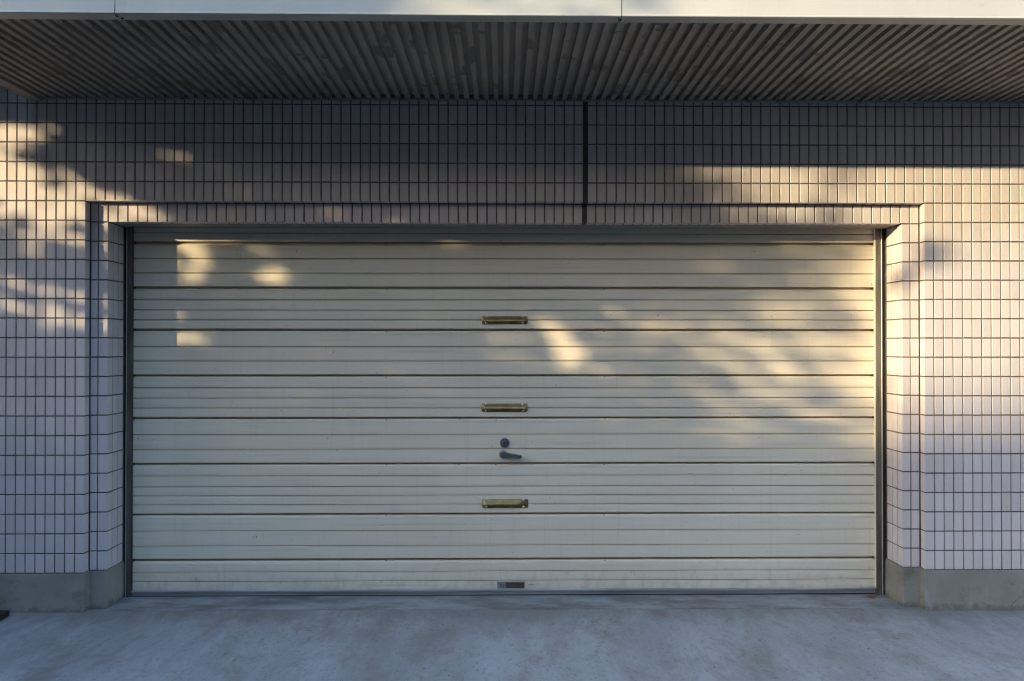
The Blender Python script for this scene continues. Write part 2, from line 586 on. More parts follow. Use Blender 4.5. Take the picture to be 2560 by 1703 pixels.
for r_ in range(5, 24):
    z1, z0 = rowz[r_], rowz[r_ + 1]
    h = z1 - z0 - 2 * GR
    zz = z0 + GR
    tile((XL, 0, zz), (0, 1, 0), Zv, (1, 0, 0), D1 - 0.004, h)
    tile((XR, 0, zz), (0, 1, 0), Zv, (-1, 0, 0), D1 - 0.004, h)
    if r_ >= 6:
        front(XL + 0.001, -2.0975, z0, z1, D1)
        front(-2.0975, JL, z0, z1, D1, ir=0)
        front(JR, 2.133, z0, z1, D1, il=0)
        front(2.133, XR - 0.001, z0, z1, D1)
        for y0, y1 in ((D1, 0.0905), (0.0905, 0.1405), (0.1405, 0.190)):
            a = y0 if y0 == D1 else y0 + GR * 0.8
            tile((JL, a, zz), (0, 1, 0), Zv, (1, 0, 0), y1 - GR * 0.8 - a, h)
            tile((JR, a, zz), (0, 1, 0), Zv, (-1, 0, 0), y1 - GR * 0.8 - a, h)
# grout body
g0 = G
tb.box(-7, XL - g0, g0, 0.36, -0.1, 2.86, 1)
tb.box(XR + g0, 7, g0, 0.36, -0.1, 2.86, 1)
tb.box(XL - g0, JL - g0, D1 + g0, 0.359, -0.1, 2.86, 1)
tb.box(JR + g0, XR + g0, D1 + g0, 0.359, -0.1, 2.86, 1)
tb.box(XL - g0, XR + g0, g0, 0.36, 2.1 + g0, 2.86, 1)
tb.box(JL - g0, JR + g0, D1 + g0, 0.36, 2.0 + g0, 2.1 + g0, 1)
tiles = tb.build('tile_cladding', [TILE, GROUT], wall, recalc=True)
lt = MB()
lt.box(JL, JR, 0.0915, 0.233, 2.0005, 2.0035)
lt.build('lintel_soffit', LINTEL, wall)
up = MB()
up.box(-7, 7, 0.002, 6, 2.865, 6.3)
up.box(-7, 7, 0.37, 6, -0.1, 2.86)
up.build('upper_storey', HOUSEW, wall)
ev = MB()
ev.box(-7, -2.47, -0.905, 0.0, 2.845, 3.0, 0, 0.004)
ev.build('upper_eave', FASC, wall)
js = MB()
js.box(JT0, JT1, 0.0015, 0.02, 2.1, 2.64)
js.box(JT0 - 0.002, JT1 - 0.002, D1 + 0.0015, 0.07, 2.001, 2.099)
js.box(JT0 - 0.001, JT1 - 0.001, 0.0025, D1, 2.0985, 2.12)
js.build('joint_sealant', JOINTM, wall)

# plinths: one L-shaped block each side
for side in (-1, 1):
    p = MB()
    e = 0.0015
    if side < 0:
        poly = [(-7, e), (XL - e, e), (XL - e, D1 + e), (JL - e, D1 + e), (JL - e, 0.236), (-7, 0.236)]
    else:
        poly = [(7, e), (XR + e, e), (XR + e, D1 + e), (JR + e, D1 + e), (JR + e, 0.236), (7, 0.236)]
    p.prism(poly, -0.08, 0.1975)
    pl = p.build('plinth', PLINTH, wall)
    bv = pl.modifiers.new('b', 'BEVEL')
    bv.width = 0.004
    bv.segments = 2
    bv.limit_method = 'ANGLE'
    if side > 0:
        c = MB()
        path = [(2.628, 0.012, .0012), (2.636, 0.026, .0018), (2.650, 0.038, .0015), (2.668, 0.054, .001), (2.684, 0.064, .0013), (2.689, 0.067, .0015), (2.691, 0.085, .001), (2.697, 0.108, .0005)]
        path2 = [(2.689, 0.067, .002), (2.695, 0.052, .002), (2.705, 0.04, .0015), (2.72, 0.01, .001)]
        for pp in (path, path2):
            vs = []
            for x, z, w in pp:
                vs += [(x - w * 0.6, e - 0.0006, z + w * 0.6), (x + w * 0.6, e - 0.0006, z - w * 0.6)]
            c.add(vs, [(2 * i, 2 * i + 1, 2 * i + 3, 2 * i + 2) for i in range(len(pp) - 1)])
        c.build('crack', CRACKM, pl)

# ------------------------------------------------------------------ canopy
can = thing('canopy', 'flat canopy with pale fascia and a dark grooved soffit of peeling paint', 'canopy', (0, -0.4, ZS))
CX0, CX1 = -2.418, 4.35
so = MB()
# corrugated profile: slat .025, groove .025, depth .014
nseg = 34
ypts = [-0.8535 + (0.8535 - 0.0165) * i / nseg for i in range(nseg + 1)]
DEP = 0.020
prof = []
k0 = math.floor((-2.345 - 0.0985) / 0.05)
x = 0.0985 + 0.05 * k0
colsx = []
kk = 0
while x < CX1 - 0.03:
    # slat from x to x+.0245 ; groove to x+.05
    colsx.append((x, ZS, kk, 0))
    colsx.append((x + 0.0255, ZS, kk, 1))
    colsx.append((x + 0.0262, ZS + DEP, kk, 2))
    colsx.append((x + 0.0493, ZS + DEP, kk, 3))
    x += 0.05
    kk += 1
edge_j = {}
rj = random.Random(5)
vs = []
for (x, z, k, e) in colsx:
    bumps = [(rj.uniform(-0.85, 0), rj.uniform(0.015, 0.05), rj.uniform(0.0015, 0.0042)) for _ in range(rj.choice((0, 0, 1, 2, 3)))] if e in (0, 1) else []
    for y in ypts:
        dx = 0.0
        for (yc, wd, am) in bumps:
            dx += am * math.exp(-((y - yc) / wd) ** 2)
        s = 1 if e == 0 else -1
        vs.append((x + dx * s + rj.uniform(-0.00025, 0.00025), y, z + rj.uniform(-0.0004, 0.0004)))
ny = len(ypts)
fs = [(i * ny + j, (i + 1) * ny + j, (i + 1) * ny + j + 1, i * ny + j + 1) for i in range(len(colsx) - 1) for j in range(ny - 1)]
so.add(vs, fs)
so.build('soffit', SOFF, can)
rs = MB()
rs.box(CX0 + 0.004, CX1, -0.895, -0.001, 2.66, 2.93)
rs.build('roof_slab', GROUT, can)
eb = MB()
eb.box(CX0, -2.357, -0.8525, -0.0025, 2.610, 2.70, 0, 0.002)
eb.build('edge_beam', SOFF, can)
eb = MB()
eb.box(CX1 - 0.06, CX1, -0.8525, -0.0025, 2.610, 2.70, 0, 0.002)
eb.build('edge_beam', SOFF, can)
wt = MB()
wt.box(-2.356, CX1 - 0.061, -0.0165, -0.0025, 2.6185, 2.6262, 0, 0.001)
wt.build('wall_trim', SOFF, can)
seams = [CX0 - 0.004, -1.4792, 0.4527, 2.385, CX1 + 0.004]
for a, b_ in zip(seams[:-1], seams[1:]):
    fp = MB()
    a, b_ = a + 0.0016, b_ - 0.0016
    # L profile: face, rolled lower lip, return
    pr = [(-0.8535, ZS + 0.003), (-0.8535, ZS - 0.0005), (-0.9035, ZS - 0.0005), (-0.9062, ZS + 0.0015), (-0.9062, ZS + 0.0060), (-0.9045, ZS + 0.0085), (-0.9045, 2.95), (-0.88, 2.96), (-0.6, 2.965)]
    nxx = 12
    vv = [(a + (b_ - a) * i / nxx, y, z) for i in range(nxx + 1) for (y, z) in pr]
    q = len(pr)
    fp.add(vv, [(i * q + j, i * q + j + 1, (i + 1) * q + j + 1, (i + 1) * q + j) for i in range(nxx) for j in range(q - 1)])
    fo = fp.build('fascia_panel', FASC, can, recalc=False)
for sx in seams[1:-1]:
    sl = MB()
    sl.box(sx - 0.0016, sx + 0.0016, -0.9015, -0.86, ZS + 0.001, 2.94)
    # smeared sealant at the corner
    for q in range(5):
        cx, cy = sx + random.uniform(-0.010, 0.014), -0.903 + random.uniform(0.004, 0.044)
        rr = random.uniform(0.003, 0.007)
        sl.lathe((cx, cy, ZS - 0.0004), (0, 0, -1), [(rr, 0), (rr * 0.8, 0.0012), (rr * 0.3, 0.0018)], 9)
    sl.build('seam_sealant', SEAL, can)

# ------------------------------------------------------------------ roller shutter
sh = thing('roller_shutter', 'closed wide cream steel shutter of horizontal slats, with bronze pulls and a lock', 'shutter', (0.01, YS, 0))
SX0, SX1 = -2.020, 2.046
chan = [(1.9262, 1.9063), (1.682, 1.659), (1.4522, 1.4293), (1.2029, 1.1815), (0.972, 0.9506), (0.7237, 0.7024), (0.4498, 0.4277), (0.2045, 0.1793)]
groove = [[(1.9738, 0)],
          [(1.8365, 1), (1.7573, 1)], [(1.613, 1), (1.5552, 0), (1.5037, 1)], [(1.358, 1), (1.2789, 1)], [(1.1341, 1), (1.0771, 0), (1.0234, 1)],
          [(0.8795, 1), (0.7997, 1)], [(0.655, 1), (0.5958, 0), (0.5477, 1), (0.4987, 1)], [(0.3567, 1), (0.2755, 1)], [(0.1344, 1), (0.0831, 1)]]
nX = 90
wave_rng = np.random.default_rng(3)


def panel(idx):
    ztop = 2.09 if idx == 0 else chan[idx - 1][0] + 0.008
    zend = 0.034 if idx == 8 else chan[idx][0]
    pr = []
    if idx == 0:
        pr.append((ztop, YS))
    else:
        ct, cb = chan[idx - 1]
        pr += [(ztop, YS + 0.0400), (cb + 0.0108, YS + 0.0400), (cb + 0.0098, YS + 0.0145), (cb + 0.0022, YS + 0.0060), (cb + 0.0008, YS + 0.0078), (cb - 0.0004, YS + 0.0030), (cb - 0.0012, YS)]
    for z, kind in groove[idx]:
        if kind:
            pr += [(z + 0.0006, YS), (z, YS + 0.0006), (z - 0.0002, YS + 0.0130), (z - 0.0036, YS + 0.0130), (z - 0.0040, YS + 0.0050), (z - 0.0068, YS - 0.0004), (z - 0.0072, YS + 0.0022), (z - 0.0080, YS + 0.0022), (z - 0.0084, YS)]
        else:
            pr += [(z + 0.0006, YS), (z, YS + 0.0008), (z - 0.0002, YS + 0.020), (z - 0.0042, YS + 0.020), (z - 0.0046, YS + 0.0008), (z - 0.0054, YS)]
    pr += [(zend + 0.0012, YS), (zend, YS + 0.0012), (zend, YS + 0.042)]
    # add mid points so that the flats can bow a little
    p2 = [pr[0]]
    for a, b_ in zip(pr[:-1], pr[1:]):
        if a[1] == YS and b_[1] == YS and a[0] - b_[0] > 0.03:
            for q in (0.25, 0.5, 0.75):
                p2.append((a[0] + (b_[0] - a[0]) * q, YS - 0.0006 * math.sin(math.pi * q)))
        p2.append(b_)
    ph = wave_rng.uniform(0, 6.28, 6)
    vs = []
    for i in range(nX + 1):
        x = SX0 + (SX1 - SX0) * i / nX
        for (z, y) in p2:
            d = 0.0005 * math.sin(x * 2.3 + ph[0] + z * 9) + 0.00022 * math.sin(x * 6.1 + ph[1] + z * 21) + 0.00012 * math.sin(x * 13 + ph[2] - z * 40)
            dz = 0.0003 * math.sin(x * 1.7 + ph[3])
            if idx == 8 and z < 0.1 and x > 1.55:
                dz += 0.0075 * ((x - 1.55) / 0.5) ** 2 * (0.1 - z) / 0.066
            vs.append((x, y + d, z + dz))
    q = len(p2)
    m_ = MB()
    m_.add(vs, [(i * q + j, i * q + j + 1, (i + 1) * q + j + 1, (i + 1) * q + j) for i in range(nX) for j in range(q - 1)])
    o = m_.build('slat_panel', SHUT, sh, recalc=False)
    if idx > 0:
        cb = chan[idx - 1][1]
        spots = [-0.641, 0.5526] + ([-0.243, -0.043] if idx in (5, 6) else [])
        for xr in spots:
            rv = MB()
            rv.lathe((xr + random.uniform(-.002, .002), YS + 0.0106, cb + 0.0062), (0, -1, 0), [(0.0036, 0), (0.0034, 0.0012), (0.0022, 0.0020)], 10)
            rv.build('rivet', BLACK, o)
    return o


panels = [panel(i) for i in range(9)]

br = MB()
prb = [(0.0345, 0.016), (0.0345, -0.008), (0.0325, -0.0105), (0.0265, -0.0105), (0.0225, -0.008), (0.0215, -0.001), (0.0195, 0.001), (0.0125, 0.001), (0.0110, 0.003), (0.0085, 0.003), (0.007, 0.001), (0.0045, 0.001), (0.003, 0.006)]
vs = []
for i in range(61):
    x = SX0 + (SX1 - SX0) * i / 60
    for z, y in prb:
        dz = 0.0
        if x > 1.55 and z > 0.018:
            dz = 0.0075 * ((x - 1.55) / 0.5) ** 2
        vs.append((x, YS + y + 0.0003 * math.sin(x * 5), z + 0.0005 + dz + 0.0003 * math.sin(x * 3.3)))
q = len(prb)
br.add(vs, [(i * q + j, i * q + j + 1, (i + 1) * q + j + 1, (i + 1) * q + j) for i in range(60) for j in range(q - 1)])
bro = br.build('bottom_rail', ALU, sh, recalc=False)
bs = MB()
bs.box(SX0, SX1, YS - 0.002, YS + 0.012, -0.004, 0.0042)
bs.build('rubber_seal', SEAL, bro)

# guide rails
for side in (-1, 1):
    gr_ = MB()
    if side < 0:
        a, b_, fl, wl = -2.0355, -2.0105, -2.0390, JL
    else:
        a, b_, fl, wl = 2.0375, 2.0668, 2.0718, JR
    gr_.box(a, b_, 0.2015, 0.245, -0.002, 2.06, 0, 0.0012)
    lo, hi = sorted((a if side < 0 else b_, fl))
    go = gr_.build('guide_rail', RAIL, sh)
    f2 = MB()
    f2.box(lo, hi, 0.1985, 0.235, 0.0 if side > 0 else 0.0, 2.05, 0, 0.0008)
    f2.build('rail_flange', RAILEDGE, go)
    f3 = MB()
    lo, hi = sorted((fl, wl))
    f3.box(lo - 0.003, hi + 0.003, 0.206, 0.24, 0.19, 2.04)
    f3.build('rail_seal', SEAL, go)
    if side > 0:
        f4 = MB()
        f4.box(2.0325, 2.0372, 0.2040, 0.2145, 0.034, 2.04, 0, 0.0008)
        f4.build('rail_lip', SHUT, go)
    else:
        f4 = MB()
        f4.box(-2.0084, -2.0062, 0.2060, 0.2135, 0.034, 2.04)
        f4.build('rail_lip', RAIL, go)


# pull handles
def handle(cx, z0, z1, tilt, skew, lab):
    root = MB()
    w, h = 0.2495, z1 - z0
    zm = z0 + h * 0.41
    nxh, nzu, nzl = 60, 10, 8

    def corner(x, z):
        return x, z
    vs = []
    rows = []
    r_ = 0.008
    yb = YS - 0.0018

    def xlim(z):
        dz = max(0, r_ - (z - z0), r_ - (z1 - z))
        return w / 2 - (r_ - math.sqrt(max(r_ * r_ - dz * dz, 0)))

    zl = [z0 + (zm - z0) * i / nzl for i in range(nzl + 1)]
    zu = [zm + (z1 - zm) * i / nzu for i in range(nzu + 1)]

    def end(x):
        l, rr = -w / 2, w / 2
        f = lambda s: min(max(s, 0), 1)
        sm = lambda s: s * s * (3 - 2 * s)
        return sm(f((x - l) / 0.016)) * sm(f((rr - x) / (0.016 + skew)))
    for z in zl:
        xl = xlim(z)
        rows.append([((-xl + 2 * xl * i / nxh), yb, z) for i in range(nxh + 1)])
    for z in zu:
        xl = xlim(z)
        row = []
        for i in range(nxh + 1):
            x = -xl + 2 * xl * i / nxh
            s = (z1 - z) / (z1 - zm)
            yo = 0.0165 * (math.sin(s * math.pi / 2) ** 1.3) * end(x)
            row.append((x, yb - yo, z - 0.0035 * s * end(x)))
        rows.append(row)
    flat = [(cx + x, y, z + tilt * x) for row in rows for (x, y, z) in row]
    n_ = nxh + 1
    root.add(flat, [(j * n_ + i, j * n_ + i + 1, (j + 1) * n_ + i + 1, (j + 1) * n_ + i) for j in range(len(rows) - 1) for i in range(nxh)])
    # rim back to the slat
    per = [(cx + row[0][0], row[0][2] + tilt * row[0][0]) for row in rows] + [(cx + x, z + tilt * x) for x, y, z in rows[-1][1:]] + \
          [(cx + row[-1][0], row[-1][2] + tilt * row[-1][0]) for row in rows[::-1][1:]] + [(cx + x, z + tilt * x) for x, y, z in rows[0][::-1][1:-1]]
    npp = len(per)
    root.add([(x, yb, z) for x, z in per] + [(x, YS + 0.002, z) for x, z in per], [(i, (i + 1) % npp, npp + (i + 1) % npp, npp + i) for i in range(npp)])
    o = root.build('pull_handle', BRONZE, sh)
    o['label'] = lab
    for sx in (-0.1, 0.0985):
        for sz in (z1 - 0.0062, z0 + 0.0078):
            sc = MB()
            sc.lathe((cx + sx, yb + 0.0005, sz + tilt * sx), (0, -1, 0), [(0.0076, 0), (0.0072, 0.0026), (0.0055, 0.0050), (0.0028, 0.0062), (0.0008, 0.0065)], 16)
            sc.build('screw', CHROME, o, smooth=True)


handle(0.0060, 1.4752, 1.5208, 0.006, 0.0, 'top bronze pull handle')
handle(0.0046, 0.9977, 1.0451, 0.0, 0.0, 'middle bronze pull handle')
handle(0.0088, 0.4746, 0.5239, 0.0, 0.055, 'bottom bronze pull handle with a bent lip')

# key lock
kl = MB()
kc = (0.0056, YS, 0.830)
kl.lathe(kc, (0, -1, 0), [(0.0262, -0.002), (0.0262, 0.004), (0.0240, 0.0085), (0.0200, 0.0095), (0.0190, 0.0072), (0.0170, 0.0072), (0.0160, 0.0100), (0.0128, 0.0105)], 40)
klo = kl.build('key_lock', LOCKM, sh, smooth=False)
ky = MB()
ky.lathe((kc[0], YS - 0.0100, kc[2]), (0, -1, 0), [(0.0122, 0), (0.0122, 0.0016), (0.0105, 0.0024)], 32)
ky.build('lock_cylinder', LOCKM, klo)
ky = MB()
ky.box(kc[0] - 0.0016, kc[0] + 0.0016, YS - 0.0132, YS - 0.009, kc[2] - 0.0065, kc[2] + 0.0055)
ky.build('keyhole', BLACK, klo)
for zz in (0.8405, 0.8107):
    d = MB()
    d.lathe((-0.0637, YS + 0.0005, zz), (0, -1, 0), [(0.0028, 0), (0.0026, 0.0012), (0.0015, 0.0018)], 10)
    d.build('small_screw', BLACK, klo)

# lever handle
lv = MB()
pc = Vector((-0.0010, YS, 0.767))
lv.lathe(pc, (0, -1, 0), [(0.0150, 0.003), (0.0140, 0.012), (0.0140, 0.026)], 24)
lvo = lv.build('lever_handle', CHROME, sh, smooth=False)
rz = MB()
rz.lathe(pc, (0, -1, 0), [(0.0235, -0.001), (0.0235, 0.0015), (0.021, 0.004), (0.012, 0.0048)], 36)
rz.build('rose', PLATEM, lvo)
ar = MB()
pts = []
na = 10
a0, a1 = Vector((-0.001, 0.768)), Vector((0.089, 0.7585))
ax = (a1 - a0).normalized()
an = Vector((-ax.y, ax.x))
L = (a1 - a0).length
out = []
r0, r1 = 0.0165, 0.0102
for i in range(na + 1):
    th_ = math.pi / 2 + math.pi * i / na
    out.append(a0 + ax * (r0 * math.cos(th_)) * 1.0 + an * (r0 * math.sin(th_)))
for i in range(na + 1):
    th_ = -math.pi / 2 + math.pi * i / na
    out.append(a1 + ax * (r1 * math.cos(th_)) + an * (r1 * math.sin(th_)))
npt = len(out)
rings = [(0.0, 0.024, 0.9), (0.0, 0.0275, 1.0), (0.0, 0.0335, 1.0), (0.0, 0.0370, 0.88), (0.0, 0.0380, 0.70)]
cen = (a0 + a1) / 2
vs = []
for (_, dy, s) in rings:
    for p_ in out:
        t_ = (p_ - a0).dot(ax)
        base_ = a0 + ax * min(max(t_, 0), L)
        q_ = base_ + (p_ - base_) * s
        vs.append((q_.x, YS - dy, q_.y))
fs = [(k * npt + i, k * npt + (i + 1) % npt, (k + 1) * npt + (i + 1) % npt, (k + 1) * npt + i) for k in range(len(rings) - 1) for i in range(npt)]
fs += [tuple(range(npt))[::-1], tuple(range((len(rings) - 1) * npt, len(rings) * npt))]
ar.add(vs, fs)
ar.build('lever_arm', DARKCHROME, lvo)

# maker's plate with its lettering
mp = MB()
mp.box(-0.0352, 0.1152, YS - 0.0022, YS + 0.0008, 0.0388, 0.0748, 0, 0.0007)
mpo = mp.build('maker_plate', PLATEM, sh)
dk = MB()
dk.box(0.0106, 0.1126, YS - 0.0027, YS - 0.001, 0.0412, 0.0708)
dk.build('plate_field', PLATED, mpo)


def lettering(body, size, cx, cz, width, y, material, parent, name):
    cu = bpy.data.curves.new(name, 'FONT')
    cu.body = body
    cu.size = size
    cu.align_x = 'CENTER'
    cu.align_y = 'CENTER'
    cu.extrude = 0.0003
    o = bpy.data.objects.new(name, cu)
    COL.objects.link(o)
    bpy.context.view_layer.update()
    me = bpy.data.meshes.new_from_object(o.evaluated_get(bpy.context.evaluated_depsgraph_get()))
    bpy.data.objects.remove(o)
    bpy.data.curves.remove(cu)
    xsv = [v.co.x for v in me.vertices]
    ysv = [v.co.y for v in me.vertices]
    kx = width / (max(xsv) - min(xsv))
    mx, my = (max(xsv) + min(xsv)) / 2, (max(ysv) + min(ysv)) / 2
    for v in me.vertices:
        X, Y, Z = v.co
        v.co = (cx + (X - mx) * kx, y - Z, cz + (Y - my))
    me.materials.clear()
    me.materials.append(material)
    ob = bpy.data.objects.new(name, me)
    COL.objects.link(ob)
    ob.parent = parent
    ob.location = -Vector(sh.location)
    return ob


lettering('文化シヤッター', 0.020, 0.0616, 0.056, 0.094, YS - 0.0030, PLATET, mpo, 'lettering')
em = MB()
em.prism([(0, 0)] * 0 or [(-0.022, 0), (-0.016, 0.007), (-0.010, 0), (-0.016, -0.007)], 0, 0.0004)
em.v = [(x, YS - 0.0024 - z, 0.0575 + y) for x, y, z in em.v]
for q_, (xa, xb, zz) in enumerate(((-0.025, 0.004, 0.0482), (-0.025, 0.002, 0.0452), (-0.004, 0.006, 0.0620), (-0.004, 0.006, 0.0585), (-0.004, 0.004, 0.0550))):
    em.box(xa, xb, YS - 0.0026, YS - 0.002, zz - 0.0007, zz + 0.0007)
em.build('plate_emblem', PLATED, mpo)
bp_ = MB()
xx = 0.131
while xx < 0.167:
    ww = random.uniform(0.0022, 0.0042)
    bp_.box(xx, xx + ww, YS - 0.0004 - 0.0012, YS, 0.0556, 0.0556 + random.uniform(0.003, 0.0045))
    xx += ww + 0.0009
bp_.build('blue_stamp', BLUEP, sh)

# ------------------------------------------------------------------ small things on the ground
rb = MB()
rb.prism([(-3.4, -0.035), (-2.484, -0.037), (-2.462, -0.75), (-3.4, -0.75)], -0.01, 0.030)
rbo = rb.build('kerb_ramp', RUBBER)
tag(rbo, 'black flat rubber ramp lying on the ground against the wall foot', 'ramp')
bvm = rbo.modifiers.new('b', 'BEVEL')
bvm.width = 0.003


def dry_leaf(name, x, y, length, width, rot, curl, material, label):
    m_ = MB()
    nl = 9
    vs = []
    for i in range(nl + 1):
        t_ = i / nl
        hw = width / 2 * math.sin(math.pi * min(t_ * 1.02, 1)) ** 0.8
        lx = (t_ - 0.5) * length
        for j, s in enumerate((-1, -0.5, 0, 0.5, 1)):
            zz = 0.003 + curl * (s * s) * 0.6 + curl * (2 * t_ - 1) ** 2 * 0.8
            px, py = lx, hw * s
            X = x + px * math.cos(rot) - py * math.sin(rot)
            Y = y + px * math.sin(rot) + py * math.cos(rot)
            vs.append((X, Y, gz(X, Y) + (0.004 if Y > 0.02 else 0) + zz))
    m_.add(vs, [(i * 5 + j, i * 5 + j + 1, (i + 1) * 5 + j + 1, (i + 1) * 5 + j) for i in range(nl) for j in range(4)])
    o = m_.build(name, material, None, smooth=True)
    sm_ = o.modifiers.new('s', 'SOLIDIFY')
    sm_.thickness = 0.0006
    return tag(o, label, 'leaf', 'fallen leaves on the concrete')


dry_leaf('fallen_leaf', 1.982, 0.150, 0.040, 0.030, -0.25, 0.006, BROWNLEAF, 'reddish brown fallen leaf in the corner under the shutter rail')
dry_leaf('fallen_leaf', 2.172, -0.694, 0.034, 0.024, 0.3, 0.006, YELLEAF, 'pale tan fallen leaf out on the open concrete')

# ------------------------------------------------------------------ the tree across the road (its crown dapples the wall)
FLECKS = [  # centre x, height, radius x, radius z, tilt, transmission : gaps of the crown as they fall on the wall
    (-2.52, 2.45, .15, .06, 0, 1.0), (-2.50, 2.26, .17, .06, -25, 1.0), (-2.46, 2.15, .28, .075, -8, 1.0), (-2.20, 2.155, .13, .055, -25, 1.0), (-1.98, 2.075, .13, .05, -14, .95),
    (-2.36, 2.05, .30, .07, -5, .95), (-2.40, 1.955, .20, .035, -14, .6), (-2.46, 1.87, .14, .03, -18, .4), (-2.44, 1.667, .21, .028, -17, .7), (-2.22, 1.62, .09, .02, -12, .55),
    (-2.50, 1.56, .16, .024, -20, .65), (-2.18, 1.50, .16, .036, -14, .8), (-2.05, 1.475, .07, .032, 0, .5),
    (-2.04, 1.915, .085, .07, -12, .8), (-2.01, 1.81, .06, .03, 0, .5), (-1.67, 1.967, .045, .022, 0, .7), (-1.61, 1.823, .075, .042, 0, 1.0),
    (-1.80, 2.035, .32, .018, 0, .5), (-0.94, 2.045, .06, .022, 0, .55), (-1.72, 2.34, .045, .028, 0, .8), (-0.33, 2.25, .03, .02, 0, .15),
    (-.07, 1.505, .085, .048, -38, 1.0), (.05, 1.395, .085, .052, -40, 1.0), (-.30, 1.455, .13, .04, -10, .22), (-.26, 1.38, .13, .025, -6, .25), (-.745, 1.22, .10, .022, -12, .16)]


_tab = np.random.default_rng(21).uniform(0, 1, (64, 64))


def vnoise(x, y):
    xi, yi = np.floor(x).astype(int), np.floor(y).astype(int)
    fx, fy = x - xi, y - yi
    fx, fy = fx * fx * (3 - 2 * fx), fy * fy * (3 - 2 * fy)
    g = lambda a, b_: _tab[a % 64, b_ % 64]
    return (g(xi, yi) * (1 - fx) + g(xi + 1, yi) * fx) * (1 - fy) + (g(xi, yi + 1) * (1 - fx) + g(xi + 1, yi + 1) * fx) * fy


def feather(X, Z, fx, fz, tilt):
    a = math.radians(tilt)
    u, w = X * math.cos(a) + Z * math.sin(a), -X * math.sin(a) + Z * math.cos(a)
    return vnoise(u * fx, w * fz) * .55 + vnoise(u * fx * 2.1 + 9, w * fz * 2.1 + 4) * .3 + vnoise(u * fx * 4.3, w * fz * 4.3 + 7) * .15


def sstep(a, b_, v):
    t_ = np.clip((v - a) / (b_ - a), 0, 1)
    return t_ * t_ * (3 - 2 * t_)


def transmission(X, Z):
    f1 = feather(X, Z, 4.6, 11.5, -14)
    f2 = feather(X + 5, Z + 2, 5.5, 13.0, -20)
    # open side of the crown: full sun beyond it, feathery on the way in
    edge = X + 0.75 * (f1 - 0.5)
    lowside = sstep(1.12, 1.85, edge)
    T = lowside
    # broad thin part of the crown in front of the shutter
    wash = np.exp(-(((X - 1.08) / 0.62) ** 2 + ((Z - 1.40 + 0.10 * (X - 1)) / 0.27) ** 2) ** 1.3)
    T = np.maximum(T, wash * np.clip(1.7 * (f1 - 0.22), 0, 1) * 0.85)
    low = np.exp(-(((X - 1.0) / 0.42) ** 2 + ((Z - 0.99) / 0.055) ** 2))
    T = np.maximum(T, low * 0.55 * np.clip(1.6 * f1, 0, 1))
    # ragged strip above the opening
    strip = sstep(0.85, 1.45, X + 0.5 * (f2 - 0.5)) * sstep(2.02, 2.10, Z)
    T = np.maximum(T, strip * np.clip(2.4 * (f2 - 0.20), 0, 1))
    # thinner shade high on the shutter
    T = np.where((X > 1.05) & (Z > 1.68) & (Z < 2.06), T * (0.60 + 0.40 * sstep(1.45, 1.8, X)), T)
    for (cx, cz, rx, rz_, tilt, s) in FLECKS:
        a = math.radians(tilt)
        u = (X - cx) * math.cos(a) + (Z - cz) * math.sin(a)
        w = -(X - cx) * math.sin(a) + (Z - cz) * math.cos(a)
        d = (u / rx) ** 2 + (w / rz_) ** 2
        T = np.maximum(T, s * np.exp(-(d ** 2) * 0.7))
    # single clumps of leaves: centre, radii, strength, tilt
    for (cx, cz, rx, rz_, s, tilt) in ((2.23, 1.84, .13, .055, 1.0, -6), (2.02, 1.73, .11, .06, .95, 0), (1.98, 2.33, .12, .06, .97, 0), (1.36, 2.315, .10, .03, .6, 0),
                                       (1.22, 2.165, .25, .038, .85, 8), (1.62, 2.12, .20, .03, .6, 0), (1.75, 2.21, .10, .03, .4, 0), (1.42, 1.36, .10, .05, .5, 0), (1.52, 1.62, .12, .05, .5, 0),
                                       (1.50, 1.15, .24, .04, .55, -8), (1.62, 1.02, .15, .03, .35, 0), (-2.26, 2.10, .05, .035, .7, 0), (-2.50, 2.335, .2, .03, .8, -20), (-2.53, 1.99, .07, .04, .7, 0), (-2.33, 1.975, .05, .03, .5, 0)):
        a = math.radians(tilt)
        u = (X - cx) * math.cos(a) + (Z - cz) * math.sin(a)
        w = -(X - cx) * math.sin(a) + (Z - cz) * math.cos(a)
        T = T * (1 - s * np.exp(-((u / rx) ** 2 + (w / rz_) ** 2)))
    T = np.where((X > 0.2) & (X < 1.74) & (Z < 2.0), T * 0.86, T)
    T = np.where(X > 1.75, T, T * sstep(0.75, 1.0, Z + 0.05 * np.sin(X * 4 + 1)))
    return np.clip(T, 0.0, 1.0)


